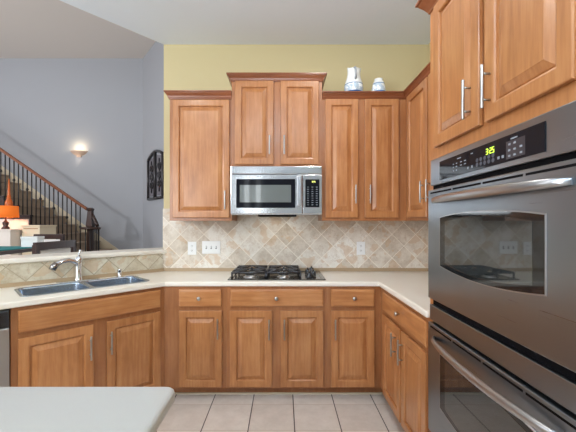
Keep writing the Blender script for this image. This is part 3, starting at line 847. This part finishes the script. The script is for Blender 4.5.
# wall sconce
sx_, sz_ = -4.76, 2.97
sc = thing('wall_sconce', 'lit half-bowl sconce on the blue-grey wall above the stairs', 'wall light', (sx_, 7.69, sz_), 0)
lps = []
for r_, z in ((.03, -.05), (.08, -.04), (.13, -.015), (.175, .025), (.205, .055)):
    lps.append([(r_*math.cos(PI+PI*i/18)*1.0, r_*math.sin(PI+PI*i/18)*.62, z) for i in range(19)])
m = MB(); vsn = [p for l in lps for p in l]
fs = [(a*19+i, a*19+i+1, (a+1)*19+i+1, (a+1)*19+i) for a in range(4) for i in range(18)]
m.add(vsn, fs, True)
o = m.build('bowl', M['glass_shade'], sc); so = o.modifiers.new('solid', 'SOLIDIFY'); so.thickness = .006
MB().box(-.05, .05, -.02, .005, -.08, .04).build('back_plate', M['glass_shade'], sc)
d = bpy.data.lights.new('sconce_lamp', 'POINT'); d.energy = 3.2; d.color = (1, .80, .50); d.shadow_soft_size = .06
lo = bpy.data.objects.new('sconce_lamp', d); C.objects.link(lo); lo.location = (sx_, 7.57, sz_+.13)
d = bpy.data.lights.new('sconce_downlight', 'POINT'); d.energy = .3; d.color = (1, .84, .65); d.shadow_soft_size = .015
lo = bpy.data.objects.new('sconce_downlight', d); C.objects.link(lo); lo.location = (sx_-.03, 7.60, sz_-.13)

# shutter-shaped wall plaque on the angled wall
A = Vector((-3.28, 7.7)); AD = Vector((.8, -1.0)).normalized(); AN = Vector((-AD.y, AD.x))*-1
if AN.y > 0: AN = -AN
pa = A+AD*(.40*1.2806); pang = math.atan2(AD.y, AD.x)
pq = thing('wall_plaque', 'dark arched iron shutter-style wall plaque beside the kitchen wall', 'wall decoration', (pa.x+AN.x*.004, pa.y+AN.y*.004, 1.88), pang)
PW, PH, PB = .94, .86, .12
def arch(x0, x1, z1, b_, K=14): return [(x0+(x1-x0)*i/K, z1+b_*math.sin(PI*i/K)) for i in range(K+1)]
m = MB()
def fr(pts_, r_): m.tube([(x, -.03, z) for x, z in pts_], r_, 8)
fr([(0, 0), (PW, 0)], .028); fr([(0, 0), (0, PH)], .026); fr([(PW, 0), (PW, PH)], .026); fr([(PW/2, 0), (PW/2, PH+PB)], .032)
fr(arch(0, PW, PH, PB), .030)
M['pewter'] = plain('pewter_iron', (.07, .065, .07, 1), .3, .6)
m.build('frame', M['pewter'], pq)
for x0 in (.06, .56):
    MB().prismY([(x0, .06), (x0+.38, .06)]+[(x, z) for x, z in ((x0+.38, PH-.03+ (.06 if x0 < .3 else 0)), (x0, PH-.03+(.06 if x0 > .3 else 0)))], -.02, -.004).build('panel', plain('weathered_grey_panel', srgb(120, 116, 124), .7, bump=(30, .5, .01)), pq)
    mm = MB()
    for zc in (.28, .46, .64):
        mm.tube([(x0+.19+.09*math.cos(a*PI/8), -.035, zc+.07*math.sin(a*PI/8)) for a in range(17)], .014, 6)
    mm.tube([(x0+.19, -.035, .12), (x0+.19, -.035, .80)], .012, 6)
    mm.build('scroll', M['pewter'], pq)

# sideboard and lamp
M['white_paint'] = plain('white_painted_wood', srgb(232, 222, 214), .5)
M['cream_paint'] = plain('cream_painted_wood', srgb(238, 220, 190), .5)
sb = thing('sideboard', 'tall white cabinet carrying the orange lamp near the stairs', 'sideboard', (-4.75, 5.35, 0), 0)
MB().box(-.75, .32, 0, .42, 0, 1.235).build('body', M['white_paint'], sb, bevel=.004)
MB().box(-.77, .34, -.02, .43, 1.2352, 1.26).build('top', M['white_paint'], sb, bevel=.004)
MB().box(-.75, .30, .40, .42, 1.2602, 1.43).build('back_panel', M['white_paint'], sb)
cb = thing('storage_cabinet', 'cream cabinet right of the white sideboard before the stairs', 'cabinet', (-4.40, 5.55, 0), 0)
MB().box(0, .30, 0, .40, 0, 1.30).build('body', M['cream_paint'], cb, bevel=.004)
MB().box(-.01, .315, -.015, .41, 1.3002, 1.325).build('top', M['cream_paint'], cb, bevel=.004)
MB().box(.03, .27, -.006, -.0005, 1.262, 1.272).build('drawer_line', M['frame'], cb)
lx, ly = -4.63, 5.50
lp_ = thing('table_lamp', 'table lamp with glowing orange drum shade on the white cabinet', 'lamp', (lx, ly, 1.2602), 0)
MB().lathe([(.055, 0), (.058, .01), (.05, .03), (.030, .05), (.042, .08), (.045, .11), (.025, .13), (.012, .15), (.012, .22)], (0,0,0), 20).build('base', M['dark_wood'], lp_)
k = N('orange_lamp_shade'); k.b.inputs['Base Color'].default_value = srgb(235, 120, 40); k.b.inputs['Roughness'].default_value = .8
k.b.inputs['Emission Color'].default_value = srgb(255, 120, 30); k.b.inputs['Emission Strength'].default_value = .38
k.b.inputs['Transmission Weight'].default_value = 0.0
M['shade'] = k.m
sh = MB(); sh.lathe([(.175, .195), (.172, .385)], (0,0,0), 32)
sh = MB(); nn = 32
lps = [[(r_*math.cos(2*PI*i/nn), r_*math.sin(2*PI*i/nn), z) for i in range(nn)] for r_, z in ((.178, .195), (.172, .385))]
o = sh.loops(lps, False, False, True).build('lamp_shade', M['shade'], lp_); so = o.modifiers.new('solid', 'SOLIDIFY'); so.thickness = .003
MB().box(-.004, .004, -.182, -.176, .195, .385).build('shade_seam', M['dark_wood'], o)
d = bpy.data.lights.new('table_lamp_bulb', 'POINT'); d.energy = 4; d.color = (1, .72, .42); d.shadow_soft_size = .04
lo = bpy.data.objects.new('table_lamp_bulb', d); C.objects.link(lo); lo.location = (lx, ly, 1.55)
fig = thing('bird_figurine', 'small dark bird figurine beside the orange lamp', 'figurine', (-4.83, 5.46, 1.2602), 0)
m = MB(); m.tube([(-.07, 0, .05), (-.04, 0, .07), (0, 0, .075), (.04, 0, .09), (.06, 0, .12)], [.012, .032, .042, .032, .020], 12)
m.tube([(.055, 0, .125), (.075, 0, .135), (.10, 0, .128)], [.022, .018, .003], 10)
m.build('body', M['iron'], fig); MB().lathe([(.035, 0), (.035, .01), (.008, .014), (.008, .05)], (0,0,0), 14).build('stand', M['iron'], fig)
# tall amber bottle
k = N('amber_glass_glow'); k.b.inputs['Base Color'].default_value = srgb(190, 96, 36); k.b.inputs['Roughness'].default_value = .1
k.b.inputs['Emission Color'].default_value = srgb(230, 110, 30); k.b.inputs['Emission Strength'].default_value = .08  # faint glow painted into the glass, the bottle is no lamp
ab = MB().lathe([(.05, 0), (.055, .05), (.05, .25), (.055, .28), (.062, .36), (.058, .42), (.040, .46), (.028, .49), (.034, .50), (.022, .56), (.016, .70), (.008, .84)], (0,0,0), 20).build('amber_bottle', k.m)
ab.location = (-4.95, 5.95, 1.32)
tag(ab, 'tall tapering amber glass bottle rising behind the orange lamp shade', 'bottle')
pd = MB().box(-.16, .16, -.16, .16, 0, 1.3195).build('plant_stand', M['dark_wood'], bevel=.004); pd.location = (-4.95, 5.97, 0); pd.name = 'pedestal'
tag(pd, 'dark pedestal behind the white cabinet carrying the amber bottle', 'pedestal')

# counter-height table and chairs
M['teal'] = plain('teal_cloth', srgb(40, 132, 136), .8)
tb = thing('dining_table', 'counter-height dark table beyond the bar ledge', 'table', (-3.75, 3.95, 0), 0)
MB().box(-.6, .56, -.55, .55, 1.00, 1.04).build('tabletop', M['dark_wood'], tb, bevel=.004)
for sx2 in (-.54, .50):
    for sy2 in (-.5, .5): MB().box(sx2-.03, sx2+.03, sy2-.03, sy2+.03, 0, .9998).build('leg', M['dark_wood'], tb, bevel=.004)
tc = MB().box(-4.30, -3.25, 3.55, 4.46, 1.0402, 1.050).build('tablecloth', M['teal'], bevel=.002)
tag(tc, 'teal cloth lying on the dark counter-height table', 'tablecloth')
wb = thing('white_box', 'white lidded box at the back corner of the teal-covered table', 'box', (-3.315, 4.37, 1.0505), 0)
MB().box(-.115, .10, -.06, .06, 0, .105).build('body', M['white_plastic'], wb, bevel=.003)
MB().box(-.12, .105, -.065, .065, .1052, .135).build('lid', M['white_plastic'], wb, bevel=.003)
def chair(loc, rz, label):
    t = thing('counter_stool', label, 'chair', (loc[0], loc[1], 0), rz)
    for sx2 in (-.23, .23):
        m = MB(); m.box(sx2-.022, sx2+.022, .20, .245, 0, .66)
        m.prism([(sx2-.022, .20), (sx2+.022, .20), (sx2+.022, .245), (sx2-.022, .245)], .66, 1.16); m.build('back_post', M['dark_wood'], t, bevel=.003)
        MB().box(sx2-.022, sx2+.022, -.22, -.176, 0, .60).build('leg', M['dark_wood'], t, bevel=.003)
    MB().box(-.25, .25, -.235, .195, .6005, .665).build('seat', plain('cream_upholstery', srgb(215, 206, 198), .85), t, bevel=.015)
    MB().box(-.207, .207, -.2, .195, .24, .27).build('stretcher', M['dark_wood'], t)
    K = 10; lps = []
    for i in range(K+1):
        x = -.255+.51*i/K; bw_ = .03*(1-(2*i/K-1)**2)
        lps.append([(x, .212+bw_, 1.110), (x, .240+bw_, 1.110), (x, .240+bw_, 1.185), (x, .212+bw_, 1.185)])
    MB().loops(lps, True, True).build('top_rail', M['dark_wood'], t, bevel=.003)
    MB().box(-.19, .19, .218, .236, .74, 1.105).build('back_panel', plain('white_upholstery', srgb(225, 222, 220), .85), t, bevel=.006)
    return t
chair((-2.50, 3.32), -PI/2-.10, 'dark-framed counter stool with pale back panel, nearest the bar ledge')
chair((-3.72, 4.98), -.1, 'dark-framed counter stool on the far side of the teal-covered table')
chair((-4.05, 3.30), PI-.15, 'dark-framed counter stool at the near side of the teal-covered table, far left')
# repeats share a group phrase
for o in C.objects:
    if o.parent: continue
    g = {'base_cabinet': 'maple base cabinets', 'wall_cabinet': 'maple wall cabinets', 'counter_stool': 'counter stools around the teal-covered table',
         'wall_outlet': 'white outlets on the backsplash', 'backsplash': 'diamond tile backsplashes', 'upstand_strip': 'tan strips at the foot of the tile',
         'shoe_strip': 'pale strips under the toe kicks'}.get(o.name.split('.')[0])
    if g: o['group'] = g
